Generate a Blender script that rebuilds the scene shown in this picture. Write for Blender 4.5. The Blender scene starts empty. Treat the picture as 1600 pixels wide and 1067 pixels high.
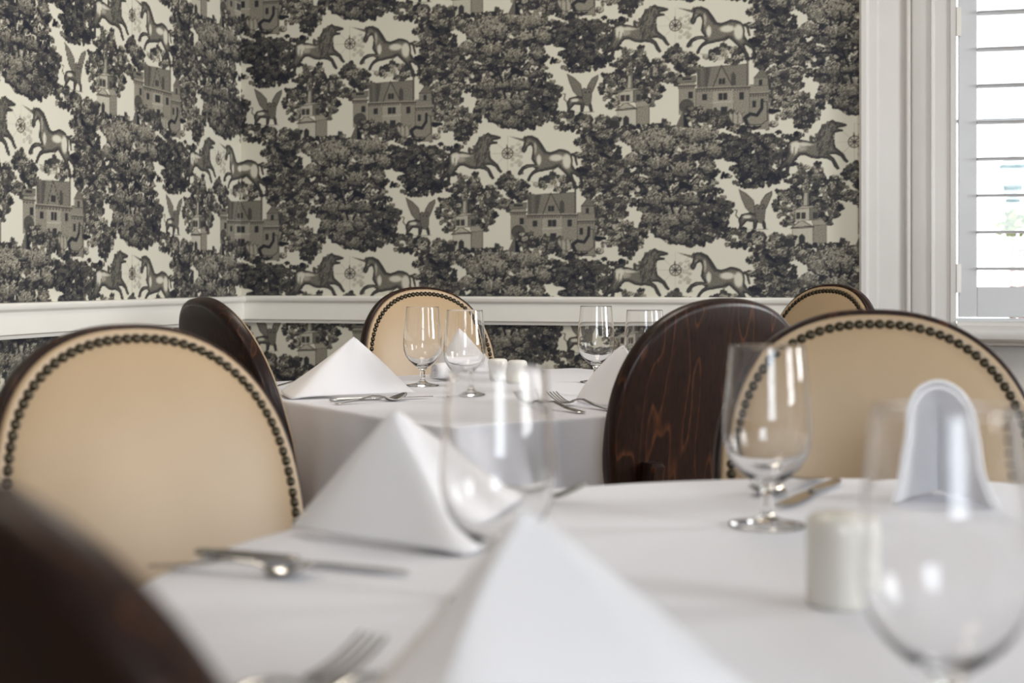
import bpy, math, random
import numpy as np
from mathutils import Matrix, Vector

S = bpy.context.scene
COL = S.collection
PI = math.pi
random.seed(5)

# ------------------------------------------------------------------ camera
YAW = math.radians(15.4)
cam_d = bpy.data.cameras.new('camera')
cam = bpy.data.objects.new('camera', cam_d)
COL.objects.link(cam)
cam.location = (0, 0, 0.993)
cam.rotation_euler = (math.radians(90), 0, YAW)
cam_d.sensor_width = 36
cam_d.lens = 50
cam_d.shift_y = -101.5 / 1600
cam_d.clip_start = 0.02
cam_d.dof.use_dof = True
cam_d.dof.focus_distance = 3.3
cam_d.dof.aperture_fstop = 4.6
S.camera = cam

# ------------------------------------------------------------------ world, daylight, exposure
S.view_settings.view_transform = 'Standard'
S.view_settings.look = 'None'
S.view_settings.exposure = 0.0
S.view_settings.gamma = 1
w = bpy.data.worlds.new('sky')
S.world = w
w.use_nodes = True
bg = w.node_tree.nodes['Background']
bg.inputs[0].default_value = (0.95, 0.96, 1.0, 1)
bg.inputs[1].default_value = 3.0


def area(name, loc, rot, sx, sy, power, color):
    d = bpy.data.lights.new(name, 'AREA')
    d.shape = 'RECTANGLE'
    d.size, d.size_y = sx, sy
    d.energy = power
    d.color = color
    o = bpy.data.objects.new(name, d)
    o.location = loc
    o.rotation_euler = rot
    COL.objects.link(o)
    return o


# daylight from the bright street, entering through the windows of the right wall, the rear wall and the back wall
area('daylight_right_far', (5.2, 3.1, 1.9), (0, math.radians(90), 0), 2.2, 2.6, 640, (1.0, 0.972, 0.985))
area('daylight_right_near', (5.2, 0.4, 1.9), (0, math.radians(90), 0), 2.2, 2.6, 330, (0.99, 0.975, 1.0))
area('daylight_rear', (1.2, -4.2, 1.9), (math.radians(90), 0, 0), 2.6, 2.2, 230, (0.84, 0.90, 1.0))
# added warm fill lights above the tables, with no lamp fixture in the room
area('overhead_fill_light', (-0.9, 3.0, 2.78), (0, 0, 0), 0.7, 0.7, 17, (1.0, 0.90, 0.78))  # added to brighten the far tabletop from above
area('overhead_fill_light', (-1.1, 0.9, 2.78), (0, 0, 0), 0.7, 0.7, 9, (1.0, 0.88, 0.74))  # added fill that lifts the shaded left-facing sides


# ------------------------------------------------------------------ materials
def mat(name, color=(0.8, 0.8, 0.8), rough=0.5, metal=0.0, **kw):
    m = bpy.data.materials.new(name)
    m.use_nodes = True
    b = m.node_tree.nodes['Principled BSDF']
    b.inputs['Base Color'].default_value = (*color, 1)
    b.inputs['Roughness'].default_value = rough
    b.inputs['Metallic'].default_value = metal
    for k, v in kw.items():
        b.inputs[k].default_value = v
    return m, m.node_tree, b


def N(nt, t, **props):
    n = nt.nodes.new(t)
    for k, v in props.items():
        setattr(n, k, v)
    return n


def noisy(name, c1, c2, scale, rough=0.5, bump=0.0, bscale=None, stretch=(1, 1, 1), detail=4, metal=0.0, **kw):
    m, nt, b = mat(name, c1, rough, metal, **kw)
    tc = N(nt, 'ShaderNodeTexCoord')
    mp = N(nt, 'ShaderNodeMapping')
    mp.inputs['Scale'].default_value = stretch
    nt.links.new(tc.outputs['Object'], mp.inputs[0])
    nz = N(nt, 'ShaderNodeTexNoise')
    nz.inputs['Scale'].default_value = scale
    nz.inputs['Detail'].default_value = detail
    nt.links.new(mp.outputs[0], nz.inputs['Vector'])
    cr = N(nt, 'ShaderNodeValToRGB')
    cr.color_ramp.elements[0].color = (*c1, 1)
    cr.color_ramp.elements[1].color = (*c2, 1)
    cr.color_ramp.elements[0].position = 0.35
    cr.color_ramp.elements[1].position = 0.65
    nt.links.new(nz.outputs[0], cr.inputs[0])
    nt.links.new(cr.outputs[0], b.inputs['Base Color'])
    if bump:
        n2 = N(nt, 'ShaderNodeTexNoise')
        n2.inputs['Scale'].default_value = bscale or scale * 4
        n2.inputs['Detail'].default_value = 3
        nt.links.new(mp.outputs[0], n2.inputs['Vector'])
        bp = N(nt, 'ShaderNodeBump')
        bp.inputs['Strength'].default_value = bump
        bp.inputs['Distance'].default_value = 0.002
        nt.links.new(n2.outputs[0], bp.inputs['Height'])
        nt.links.new(bp.outputs[0], b.inputs['Normal'])
    return m


def wood_dark():
    m, nt, b = mat('dark_stained_wood', (0.03, 0.014, 0.009), 0.38, **{'Specular IOR Level': 0.25})
    b.inputs['Coat Weight'].default_value = 0.06
    b.inputs['Coat Roughness'].default_value = 0.25
    tc = N(nt, 'ShaderNodeTexCoord')
    mp = N(nt, 'ShaderNodeMapping')
    mp.inputs['Scale'].default_value = (1, 1, 0.05)
    nt.links.new(tc.outputs['Object'], mp.inputs[0])
    n1 = N(nt, 'ShaderNodeTexNoise')
    n1.inputs['Scale'].default_value = 11
    n1.inputs['Detail'].default_value = 1.5
    nt.links.new(mp.outputs[0], n1.inputs['Vector'])
    # growth rings: thin bright lines where the warped distance crosses a ring
    mul = N(nt, 'ShaderNodeMath', operation='MULTIPLY')
    mul.inputs[1].default_value = 15.0
    nt.links.new(n1.outputs[0], mul.inputs[0])
    fr = N(nt, 'ShaderNodeMath', operation='FRACT')
    nt.links.new(mul.outputs[0], fr.inputs[0])
    r1 = N(nt, 'ShaderNodeValToRGB')
    r1.color_ramp.elements[0].position = 0.0
    r1.color_ramp.elements[0].color = (0, 0, 0, 1)
    r1.color_ramp.elements[1].position = 0.96
    r1.color_ramp.elements[1].color = (1, 1, 1, 1)
    e = r1.color_ramp.elements.new(0.84)
    e.color = (0.10, 0.10, 0.10, 1)
    e = r1.color_ramp.elements.new(1.0)
    e.color = (0, 0, 0, 1)
    nt.links.new(fr.outputs[0], r1.inputs[0])
    mp2 = N(nt, 'ShaderNodeMapping')
    mp2.inputs['Scale'].default_value = (1, 1, 0.02)
    nt.links.new(tc.outputs['Object'], mp2.inputs[0])
    n2 = N(nt, 'ShaderNodeTexNoise')
    n2.inputs['Scale'].default_value = 260
    n2.inputs['Detail'].default_value = 3
    nt.links.new(mp2.outputs[0], n2.inputs['Vector'])
    mx = N(nt, 'ShaderNodeMath', operation='MULTIPLY')
    nt.links.new(r1.outputs[0], mx.inputs[0])
    nt.links.new(n2.outputs[0], mx.inputs[1])
    ad = N(nt, 'ShaderNodeMath', operation='MULTIPLY_ADD')
    nt.links.new(n2.outputs[0], ad.inputs[0])
    ad.inputs[1].default_value = 0.35
    nt.links.new(mx.outputs[0], ad.inputs[2])
    cr = N(nt, 'ShaderNodeValToRGB')
    cr.color_ramp.elements[0].position = 0.10
    cr.color_ramp.elements[0].color = (0.0075, 0.0032, 0.0022, 1)
    cr.color_ramp.elements[1].position = 0.80
    cr.color_ramp.elements[1].color = (0.085, 0.030, 0.011, 1)
    e = cr.color_ramp.elements.new(0.30)
    e.color = (0.026, 0.0098, 0.0055, 1)
    nt.links.new(ad.outputs[0], cr.inputs[0])
    nt.links.new(cr.outputs[0], b.inputs['Base Color'])
    return m


def cloth_mat(name, c, weave=0.10):
    m, nt, b = mat(name, c, 0.85)
    b.inputs['Sheen Weight'].default_value = 0.15
    b.inputs['Subsurface Weight'].default_value = 0.0
    tc = N(nt, 'ShaderNodeTexCoord')
    wv = N(nt, 'ShaderNodeTexNoise')
    wv.inputs['Scale'].default_value = 900
    wv.inputs['Detail'].default_value = 1
    nt.links.new(tc.outputs['Object'], wv.inputs['Vector'])
    n2 = N(nt, 'ShaderNodeTexNoise')
    n2.inputs['Scale'].default_value = 6
    n2.inputs['Detail'].default_value = 3
    nt.links.new(tc.outputs['Object'], n2.inputs['Vector'])
    b1 = N(nt, 'ShaderNodeBump')
    b1.inputs['Strength'].default_value = weave
    b1.inputs['Distance'].default_value = 0.0008
    nt.links.new(wv.outputs[0], b1.inputs['Height'])
    b2 = N(nt, 'ShaderNodeBump')
    b2.inputs['Strength'].default_value = 0.12
    b2.inputs['Distance'].default_value = 0.012
    nt.links.new(n2.outputs[0], b2.inputs['Height'])
    nt.links.new(b1.outputs[0], b2.inputs['Normal'])
    nt.links.new(b2.outputs[0], b.inputs['Normal'])
    return m


def wallpaper_mat():
    m, nt, b = mat('toile_wallpaper', (0.6, 0.6, 0.5), 0.62)
    b.inputs['Specular IOR Level'].default_value = 0.22
    at = N(nt, 'ShaderNodeAttribute')
    at.attribute_name = 'print'
    tc = N(nt, 'ShaderNodeTexCoord')
    nz = N(nt, 'ShaderNodeTexNoise')
    nz.inputs['Scale'].default_value = 330
    nz.inputs['Detail'].default_value = 2
    nt.links.new(tc.outputs['Object'], nz.inputs['Vector'])
    # engraving grain, strongest in the middle tones
    s = N(nt, 'ShaderNodeMath', operation='SUBTRACT')
    nt.links.new(nz.outputs[0], s.inputs[0])
    s.inputs[1].default_value = 0.5
    inv = N(nt, 'ShaderNodeMath', operation='SUBTRACT')
    inv.inputs[0].default_value = 1.0
    nt.links.new(at.outputs['Fac'], inv.inputs[1])
    mid = N(nt, 'ShaderNodeMath', operation='MULTIPLY')
    nt.links.new(inv.outputs[0], mid.inputs[0])
    nt.links.new(at.outputs['Fac'], mid.inputs[1])
    g = N(nt, 'ShaderNodeMath', operation='MULTIPLY')
    nt.links.new(mid.outputs[0], g.inputs[0])
    nt.links.new(s.outputs[0], g.inputs[1])
    ad = N(nt, 'ShaderNodeMath', operation='MULTIPLY_ADD')
    nt.links.new(g.outputs[0], ad.inputs[0])
    ad.inputs[1].default_value = 2.6
    nt.links.new(at.outputs['Fac'], ad.inputs[2])
    cr = N(nt, 'ShaderNodeValToRGB')
    el = cr.color_ramp.elements
    el[0].position = 0.04
    el[0].color = (0.0125, 0.0150, 0.0270, 1)
    el[1].position = 1.0
    el[1].color = (0.64, 0.625, 0.53, 1)
    for p, c in ((0.33, (0.095, 0.091, 0.080)), (0.62, (0.285, 0.268, 0.218))):
        e = el.new(p)
        e.color = (*c, 1)
    nt.links.new(ad.outputs[0], cr.inputs[0])
    nt.links.new(cr.outputs[0], b.inputs['Base Color'])
    return m


def glass_mat(name, color=(1, 1, 1), ior=1.40):
    m = bpy.data.materials.new(name)
    m.use_nodes = True
    nt = m.node_tree
    nt.nodes.clear()
    o = N(nt, 'ShaderNodeOutputMaterial')
    g = N(nt, 'ShaderNodeBsdfGlass')
    g.inputs['Color'].default_value = (*color, 1)
    g.inputs['Roughness'].default_value = 0.0
    g.inputs['IOR'].default_value = ior
    nt.links.new(g.outputs[0], o.inputs[0])
    return m


def pane_mat():
    m = bpy.data.materials.new('window_glass')
    m.use_nodes = True
    nt = m.node_tree
    nt.nodes.clear()
    o = N(nt, 'ShaderNodeOutputMaterial')
    t = N(nt, 'ShaderNodeBsdfTransparent')
    t.inputs[0].default_value = (0.97, 0.985, 0.98, 1)
    g = N(nt, 'ShaderNodeBsdfGlossy')
    g.inputs['Roughness'].default_value = 0.02
    fr = N(nt, 'ShaderNodeFresnel')
    fr.inputs[0].default_value = 1.45
    mx = N(nt, 'ShaderNodeMixShader')
    nt.links.new(fr.outputs[0], mx.inputs[0])
    nt.links.new(t.outputs[0], mx.inputs[1])
    nt.links.new(g.outputs[0], mx.inputs[2])
    nt.links.new(mx.outputs[0], o.inputs[0])
    return m


M = {}
M['wood'] = wood_dark()
M['leather'] = noisy('cream_leather', (0.40, 0.287, 0.172), (0.42, 0.303, 0.183), 7, 0.42, 0.10, 420)
M['nail'] = noisy('antique_brass', (0.045, 0.037, 0.026), (0.085, 0.07, 0.046), 300, 0.32, 0, metal=1.0)
M['cloth'] = cloth_mat('white_table_linen', (0.69, 0.692, 0.738))
M['napkin'] = cloth_mat('white_napkin_linen', (0.80, 0.79, 0.805), 0.16)
M['steel'] = noisy('polished_steel', (0.50, 0.49, 0.47), (0.58, 0.57, 0.55), 60, 0.17, 0, metal=1.0)
M['ceramic'] = noisy('white_glazed_ceramic', (0.72, 0.70, 0.64), (0.74, 0.72, 0.66), 30, 0.22)
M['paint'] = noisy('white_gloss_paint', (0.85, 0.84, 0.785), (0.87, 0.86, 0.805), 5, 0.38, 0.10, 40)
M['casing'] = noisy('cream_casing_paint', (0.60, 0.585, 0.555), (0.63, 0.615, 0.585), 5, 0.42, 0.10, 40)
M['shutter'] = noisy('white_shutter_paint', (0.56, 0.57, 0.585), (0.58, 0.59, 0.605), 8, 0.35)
M['plaster'] = noisy('pale_plaster', (0.77, 0.755, 0.72), (0.79, 0.775, 0.74), 6, 0.8, 0.12, 60)
M['ceiling'] = noisy('ceiling_plaster', (0.78, 0.775, 0.75), (0.80, 0.795, 0.77), 4, 0.9)
M['floor'] = noisy('dark_floor_boards', (0.26, 0.155, 0.085), (0.36, 0.22, 0.125), 5, 0.45, 0.1, 60, (8, 0.6, 1))
M['paper'] = wallpaper_mat()
M['goblet'] = glass_mat('clear_goblet_glass')
M['pane'] = pane_mat()
M['tabletop'] = noisy('table_board', (0.20, 0.12, 0.07), (0.25, 0.15, 0.09), 6, 0.5)
M['iron'] = noisy('black_iron', (0.02, 0.02, 0.02), (0.03, 0.03, 0.03), 20, 0.5, 0, metal=0.6)
M['pave'] = noisy('pale_paving', (0.62, 0.61, 0.58), (0.70, 0.69, 0.66), 3, 0.9)
M['brick'] = noisy('weathered_brick', (0.17, 0.10, 0.085), (0.24, 0.15, 0.125), 9, 0.9)
M['leaf'] = noisy('shrub_leaf', (0.16, 0.20, 0.06), (0.26, 0.28, 0.10), 20, 0.7)
M['lantern'] = noisy('verdigris_metal', (0.13, 0.19, 0.20), (0.19, 0.25, 0.26), 20, 0.5)


# ------------------------------------------------------------------ mesh helpers
class MB:
    def __init__(s):
        s.v, s.f, s.m = [], [], []

    def add(s, verts, faces, mi=0):
        o = len(s.v)
        s.v += [tuple(p) for p in verts]
        s.f += [tuple(i + o for i in f) for f in faces]
        s.m += [mi] * len(faces)
        return s

    def box(s, x0, x1, y0, y1, z0, z1, mi=0):
        return s.add([(x0, y0, z0), (x1, y0, z0), (x1, y1, z0), (x0, y1, z0), (x0, y0, z1), (x1, y0, z1), (x1, y1, z1), (x0, y1, z1)],
                     [(0, 3, 2, 1), (4, 5, 6, 7), (0, 1, 5, 4), (1, 2, 6, 5), (2, 3, 7, 6), (3, 0, 4, 7)], mi)

    def loops(s, loops, close=True, cap0=False, cap1=False, mi=0):
        n = len(loops[0])
        vs = [p for l in loops for p in l]
        fs = []
        for i in range(len(loops) - 1):
            for j in range(n if close else n - 1):
                a, b = i * n + j, i * n + (j + 1) % n
                fs.append((a, b, b + n, a + n))
        if cap0:
            fs.append(tuple(reversed(range(n))))
        if cap1:
            fs.append(tuple(range((len(loops) - 1) * n, len(loops) * n)))
        return s.add(vs, fs, mi)

    def lathe(s, prof, n=48, mi=0, closed=False):
        L = [[(r * math.cos(2 * PI * k / n), r * math.sin(2 * PI * k / n), z) for k in range(n)] for r, z in prof]
        if closed:
            L.append(L[0])
            # share verts by index instead of duplicating
            vs = [p for l in L[:-1] for p in l]
            m = len(L) - 1
            fs = [((i * n + j), (i * n + (j + 1) % n), (((i + 1) % m) * n + (j + 1) % n), (((i + 1) % m) * n + j)) for i in range(m) for j in range(n)]
            return s.add(vs, fs, mi)
        return s.loops(L, True, True, True, mi)

    def extrude_profile(s, prof, axis, a0, a1, mi=0, steps=1):
        """profile of (d, z) pairs or free mapping function axis(t, p)"""
        L = [[axis(a0 + (a1 - a0) * k / steps, p) for p in prof] for k in range(steps + 1)]
        return s.loops(L, False, mi=mi)

    def build(s, name, mats, parent=None, smooth=None, recalc=True):
        me = bpy.data.meshes.new(name)
        me.from_pydata(s.v, [], s.f)
        if not isinstance(mats, (list, tuple)):
            mats = [mats]
        for m in mats:
            me.materials.append(m)
        if len(mats) > 1:
            me.polygons.foreach_set('material_index', s.m)
        if recalc:
            import bmesh
            bm = bmesh.new()
            bm.from_mesh(me)
            bmesh.ops.recalc_face_normals(bm, faces=bm.faces)
            bm.to_mesh(me)
            bm.free()
        if smooth is not None:
            me.polygons.foreach_set('use_smooth', [True] * len(me.polygons))
            me.set_sharp_from_angle(angle=math.radians(smooth))
        me.update()
        o = bpy.data.objects.new(name, me)
        COL.objects.link(o)
        if parent:
            o.parent = parent
        return o


def tag(o, label=None, cat=None, group=None, kind=None):
    if label:
        o['label'] = label
    if cat:
        o['category'] = cat
    if group:
        o['group'] = group
    if kind:
        o['kind'] = kind
    return o


def struct(o, label, cat):
    return tag(o, label, cat, kind='structure')


def empty(name, loc=(0, 0, 0), rz=0.0):
    o = bpy.data.objects.new(name, None)
    o.empty_display_size = 0.05
    o.location = loc
    o.rotation_euler = (0, 0, rz)
    COL.objects.link(o)
    return o


def bevel(o, wdt=0.003, seg=2):
    md = o.modifiers.new('bevel', 'BEVEL')
    md.width = wdt
    md.segments = seg
    md.limit_method = 'ANGLE'
    return o


def copy_tree(o, parent=None):
    c = o.copy()
    COL.objects.link(c)
    if parent:
        c.parent = parent
    for ch in list(o.children):
        copy_tree(ch, c)
    return c


# ------------------------------------------------------------------ wallpaper print (one repeat, half drop)
# drawing units: one repeat is 2260 wide and 1650 high; a second set stands half a repeat along and half a repeat down
RU, RV = 2260.0, 1650.0
CW, CH = 1130, 825
ink = np.ones((CH, CW), np.float32)
rng = np.random.default_rng(11)
OFF = ((0.0, 0.0), (1130.0, 825.0))


def win(u0, u1, v0, v1):
    iu = np.arange(int(math.floor(u0 / 2)), int(math.ceil(u1 / 2)) + 1)
    iv = np.arange(int(math.floor(v0 / 2)), int(math.ceil(v1 / 2)) + 1)
    return np.ix_(iv % CH, iu % CW), iu[None, :] * 2.0, iv[:, None] * 2.0


def disc(u, v, r, tone, edge=0.55, sq=1.0):
    ix, U, V = win(u - r, u + r, v - r * sq, v + r * sq)
    d = np.sqrt((U - u) ** 2 + ((V - v) / sq) ** 2) / r
    sub = ink[ix]
    t = tone * (1 - (1 - edge) * np.clip(d, 0, 1) ** 3)
    a = np.clip((1.0 - d) * r / 2.0, 0, 1)
    ink[ix] = sub * (1 - a) + t * a


def poly(pts, fn, pad=4):
    """fn(inside_distance, U, V) -> tone"""
    P = np.array(pts, float)
    u0, v0 = P.min(0) - pad
    u1, v1 = P.max(0) + pad
    ix, U, V = win(u0, u1, v0, v1)
    U = np.broadcast_to(U, (V.shape[0], U.shape[1]))
    V = np.broadcast_to(V, U.shape)
    inside = np.zeros(U.shape, bool)
    dist = np.full(U.shape, 1e9)
    n = len(P)
    for i in range(n):
        ax, ay = P[i]
        bx, by = P[(i + 1) % n]
        c = (ay > V) != (by > V)
        if by != ay:
            inside ^= c & (U < (bx - ax) * (V - ay) / (by - ay) + ax)
        dx, dy = bx - ax, by - ay
        t = np.clip(((U - ax) * dx + (V - ay) * dy) / (dx * dx + dy * dy + 1e-9), 0, 1)
        dist = np.minimum(dist, np.hypot(U - ax - t * dx, V - ay - t * dy))
    sd = np.where(inside, dist, -dist)
    a = np.clip(sd / 2 + 0.5, 0, 1)
    sub = ink[ix]
    ink[ix] = sub * (1 - a) + fn(np.maximum(sd, 0), U, V) * a


def line(pts, w0, w1, tone, alpha=1.0):
    for i in range(len(pts) - 1):
        (ax, ay), (bx, by) = pts[i], pts[i + 1]
        f0, f1 = i / (len(pts) - 1), (i + 1) / (len(pts) - 1)
        wa, wb = w0 + (w1 - w0) * f0, w0 + (w1 - w0) * f1
        wm = max(wa, wb) + 3
        ix, U, V = win(min(ax, bx) - wm, max(ax, bx) + wm, min(ay, by) - wm, max(ay, by) + wm)
        dx, dy = bx - ax, by - ay
        t = np.clip(((U - ax) * dx + (V - ay) * dy) / (dx * dx + dy * dy + 1e-9), 0, 1)
        d = np.hypot(U - ax - t * dx, V - ay - t * dy)
        a = np.clip((wa + (wb - wa) * t - d) / 2 + 0.5, 0, 1) * alpha
        ink[ix] = ink[ix] * (1 - a) + tone * a


def flat(t):
    return lambda d, U, V: t + 0 * d


def both(fn, seed):
    global rng
    for ou, ov in OFF:
        rng = np.random.default_rng(seed)
        fn(ou, ov)


def mass(cu, cv, ru, rv, tone, dark=0.13, leaf=(10, 16), cover=1.0, seed=0):
    """one crown: a lobed body of dark leaves, then lighter sprays with dark gaps and a leafy rim"""
    ru, rv = ru * 1.0, rv * 1.0

    def wob(a):
        return 1 + 0.15 * math.sin(3 * a + seed) + 0.13 * math.sin(7 * a + 2 * seed) + 0.13 * math.sin(12 * a + seed * 5) + 0.06 * math.sin(23 * a + seed * 3)

    def go(ou, ov):
        area_ = PI * ru * rv
        def spray(u, v, r, tone_, n_, shade):
            a0 = rng.uniform(0, 2 * PI)
            for j in range(n_):
                aa = a0 + 2 * PI * j / n_ + rng.uniform(-.35, .35)
                d_ = r * rng.uniform(0.45, 1.0)
                uu, vv = u + math.cos(aa) * d_, v + math.sin(aa) * d_ * 0.8
                rr = r * rng.uniform(0.36, 0.52)
                if shade:
                    disc(uu + 1.5, vv + 3, rr * 1.1, shade, 0.9)
                disc(uu, vv, rr, min(tone_ * rng.uniform(0.75, 1.25), 0.82), 0.6)
        for k in range(int(area_ / 900 * cover)):
            a = rng.uniform(0, 2 * PI)
            q = rng.uniform(0, 1) ** 0.5
            u, v = cu + ou + math.cos(a) * q * ru * wob(a), cv + ov + math.sin(a) * q * rv * wob(a)
            disc(u, v, 13, dark * rng.uniform(0.5, 1.3), 0.8)
            spray(u, v, rng.uniform(16, 26), dark * rng.uniform(0.6, 1.9), 6, 0)
        for k in range(int(area_ / 800 * cover)):
            a = rng.uniform(0, 2 * PI)
            q = rng.uniform(0, 1) ** 0.5
            f = wob(a) * 0.97
            u, v = cu + ou + math.cos(a) * q * ru * f, cv + ov + math.sin(a) * q * rv * f
            # sprays are light where a clump turns up, dark below it
            cl = 0.5 + 0.5 * math.sin(u * 0.052 + seed + 0.8 * math.sin(v * 0.03)) * math.sin(v * 0.066 + seed * 2)
            t = tone * (0.60 + 1.7 * cl) * rng.uniform(0.75, 1.3)
            spray(u, v - 2, rng.uniform(11, 19), t, 6, dark * 0.8 if rng.uniform() < 0.6 else 0)
    both(go, seed + 100)


def clump(cu, cv, ru, rv, tone, seed):
    """rounded clump of tiny stippled leaves with dark gaps under it"""
    def go(ou, ov):
        du, dv, kr = rng.uniform(-26, 26), rng.uniform(-20, 20), rng.uniform(0.62, 1.12)
        a_, b_ = ru * kr, rv * kr * rng.uniform(0.85, 1.3)
        cu_, cv_ = cu + du + ou, cv + dv + ov

        def wob(a):
            return 1 + 0.16 * math.sin(3 * a + seed) + 0.12 * math.sin(5 * a + 2.3 * seed) + 0.07 * math.sin(11 * a + seed)
        for k in range(26):
            a = 2 * PI * k / 26
            disc(cu_ + math.cos(a) * a_ * 0.92 * wob(a), cv_ + 8 + math.sin(a) * b_ * 0.92 * wob(a), rng.uniform(8, 15), 0.08, 0.9)
        for k in range(int(a_ * b_ / 15)):
            a = rng.uniform(0, 2 * PI)
            q = rng.uniform(0, 1) ** 0.5
            u, v = math.cos(a) * q, math.sin(a) * q
            t = tone * 1.22 * (1.0 - 0.34 * v - 0.12 * q * q) * rng.uniform(0.55, 1.3)
            disc(cu_ + u * a_ * wob(a), cv_ + v * b_ * wob(a), rng.uniform(4.5, 8), min(t, 0.8), 0.55)
    both(go, seed + 500)


# crowns behind the buildings and animals
mass(60, 335, 185, 170, 0.26, 0.09, seed=3)           # dark crown left of the pair
mass(1215, 330, 130, 150, 0.36, 0.12, seed=5)
mass(1270, 560, 150, 140, 0.40, 0.13, seed=6)
mass(300, 560, 135, 120, 0.40, 0.13, seed=7)          # behind the chapel
mass(215, 690, 130, 110, 0.36, 0.12, seed=8)
mass(420, 690, 90, 120, 0.32, 0.11, seed=9)
mass(640, 500, 75, 85, 0.36, 0.12, seed=10)           # left of the house
mass(600, 620, 60, 45, 0.34, 0.12, seed=11)
mass(930, 480, 120, 62, 0.50, 0.15, seed=12)          # above the roof
mass(1300, 800, 165, 150, 0.44, 0.14, seed=13)        # right of the house
mass(1420, 900, 70, 110, 0.36, 0.12, seed=14)
mass(1150, 455, 80, 90, 0.36, 0.12, seed=41)
mass(490, 560, 60, 75, 0.38, 0.12, seed=42)
mass(340, 470, 75, 60, 0.42, 0.14, seed=43)
mass(690, 545, 70, 60, 0.36, 0.12, seed=44)
mass(1010, 60, 120, 55, 0.30, 0.10, seed=15)          # branches over the unicorn
mass(1240, 150, 110, 130, 0.36, 0.12, seed=16)
mass(700, 60, 150, 40, 0.28, 0.09, seed=17)
mass(330, 60, 75, 60, 0.34, 0.11, seed=18)


def chapel(ou, ov):
    O = lambda L: [(a + ou, b + ov) for a, b in L]
    poly(O([(340, 810), (425, 800), (425, 930), (340, 930)]), lambda d, U, V: 0.56 - 0.3 * (d < 4) + 0.06 * np.sin(U * 0.6))
    poly(O([(210, 815), (340, 815), (340, 930), (210, 930)]), lambda d, U, V: 0.82 - 0.4 * (d < 3))
    poly(O([(330, 770), (395, 765), (430, 805), (340, 812)]), lambda d, U, V: 0.64 - 0.3 * (d < 3))
    poly(O([(200, 822), (268, 768), (342, 815)]), lambda d, U, V: 0.72 - 0.5 * (d < 5))
    poly(O([(228, 700), (320, 690), (320, 775), (228, 785)]), lambda d, U, V: 0.78 - 0.4 * (d < 3))
    poly(O([(320, 690), (372, 695), (372, 772), (320, 775)]), lambda d, U, V: 0.44 - 0.2 * (d < 3))
    poly(O([(215, 705), (290, 668), (385, 690), (322, 694)]), lambda d, U, V: 0.74 - 0.4 * (d < 4))
    poly(O([(282, 590), (318, 590), (322, 680), (276, 680)]), lambda d, U, V: 0.72 - 0.4 * (d < 4) - 0.3 * (U > 303 + ou))
    poly(O([(276, 594), (300, 560), (322, 594)]), flat(0.40))
    line(O([(300, 570), (301, 495)]), 5, 1.5, 0.30)
    for x in (235, 268, 340):
        poly(O([(x, 722), (x + 26, 722), (x + 26, 765), (x, 765)]), flat(0.18))
    poly(O([(252, 930), (252, 880), (270, 862), (290, 880), (290, 930)]), flat(0.14))
    for x in (222, 238, 305, 325):
        line(O([(x, 830), (x, 930)]), 3, 3, 0.8)
    line(O([(200, 826), (345, 820)]), 3, 3, 0.25)


def house(ou, ov):
    O = lambda L: [(a + ou, b + ov) for a, b in L]
    st = lambda t, dk=0.22: (lambda d, U, V: t - dk * (d < 4) + 0.05 * np.sin(V * 0.42) * np.sin(U * 0.23))
    poly(O([(735, 560), (1060, 550), (1060, 700), (735, 705)]), lambda d, U, V: 0.47 - 0.2 * (d < 4) + 0.05 * np.sin((U + V) * 0.5))
    poly(O([(740, 570), (830, 560), (800, 700), (745, 700)]), lambda d, U, V: 0.34 + 0.06 * np.sin(U * 0.1))
    poly(O([(725, 700), (1075, 700), (1075, 930), (725, 930)]), st(0.56))
    poly(O([(618, 640), (722, 635), (722, 870), (618, 870)]), st(0.58))
    poly(O([(605, 618), (730, 612), (730, 655), (605, 660)]), st(0.46))
    poly(O([(1072, 690), (1195, 690), (1195, 990), (1072, 990)]), st(0.54))
    poly(O([(1100, 640), (1190, 640), (1190, 700), (1100, 700)]), st(0.52))
    poly(O([(1096, 650), (1150, 582), (1200, 650)]), lambda d, U, V: 0.42 - 0.2 * (d < 4))
    line(O([(1060, 530), (1060, 700)]), 6, 6, 0.30)
    poly(O([(832, 705), (893, 545), (972, 705)]), lambda d, U, V: 0.50 - 0.3 * (d < 6))
    poly(O([(832, 705), (972, 705), (972, 880), (832, 880)]), st(0.66))
    poly(O([(955, 620), (968, 600), (985, 620), (985, 690), (955, 690)]), flat(0.26))
    for x0, x1, y in ((612, 728, 680), (730, 830, 706), (834, 972, 706), (974, 1076, 708), (1074, 1194, 752)):
        line(O([(x0, y), (x1, y)]), 5, 5, 0.26)
        x = x0 + 6
        while x < x1 - 4:
            disc(x + ou, y + 13 + ov, 6.5, 0.28, 0.9)
            x += 16
        line(O([(x0, y - 8), (x1, y - 8)]), 2.5, 2.5, 0.74)
    for x, y, ww, hh in ((680, 720, 28, 44), (770, 740, 30, 40), (876, 640, 18, 38), (898, 640, 18, 38), (874, 738, 26, 46), (904, 738, 26, 46),
                         (1008, 738, 28, 48), (1132, 660, 20, 38), (1090, 798, 22, 44), (890, 830, 40, 40), (640, 625, 60, 14)):
        poly(O([(x, y), (x + ww, y), (x + ww, y + hh), (x, y + hh)]), flat(0.12))
    line(O([(832, 800), (972, 795)]), 3, 3, 0.78)
    disc(668 + ou, 815 + ov, 48, 0.30, 0.8)


both(chapel, 1)
both(house, 2)

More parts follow.
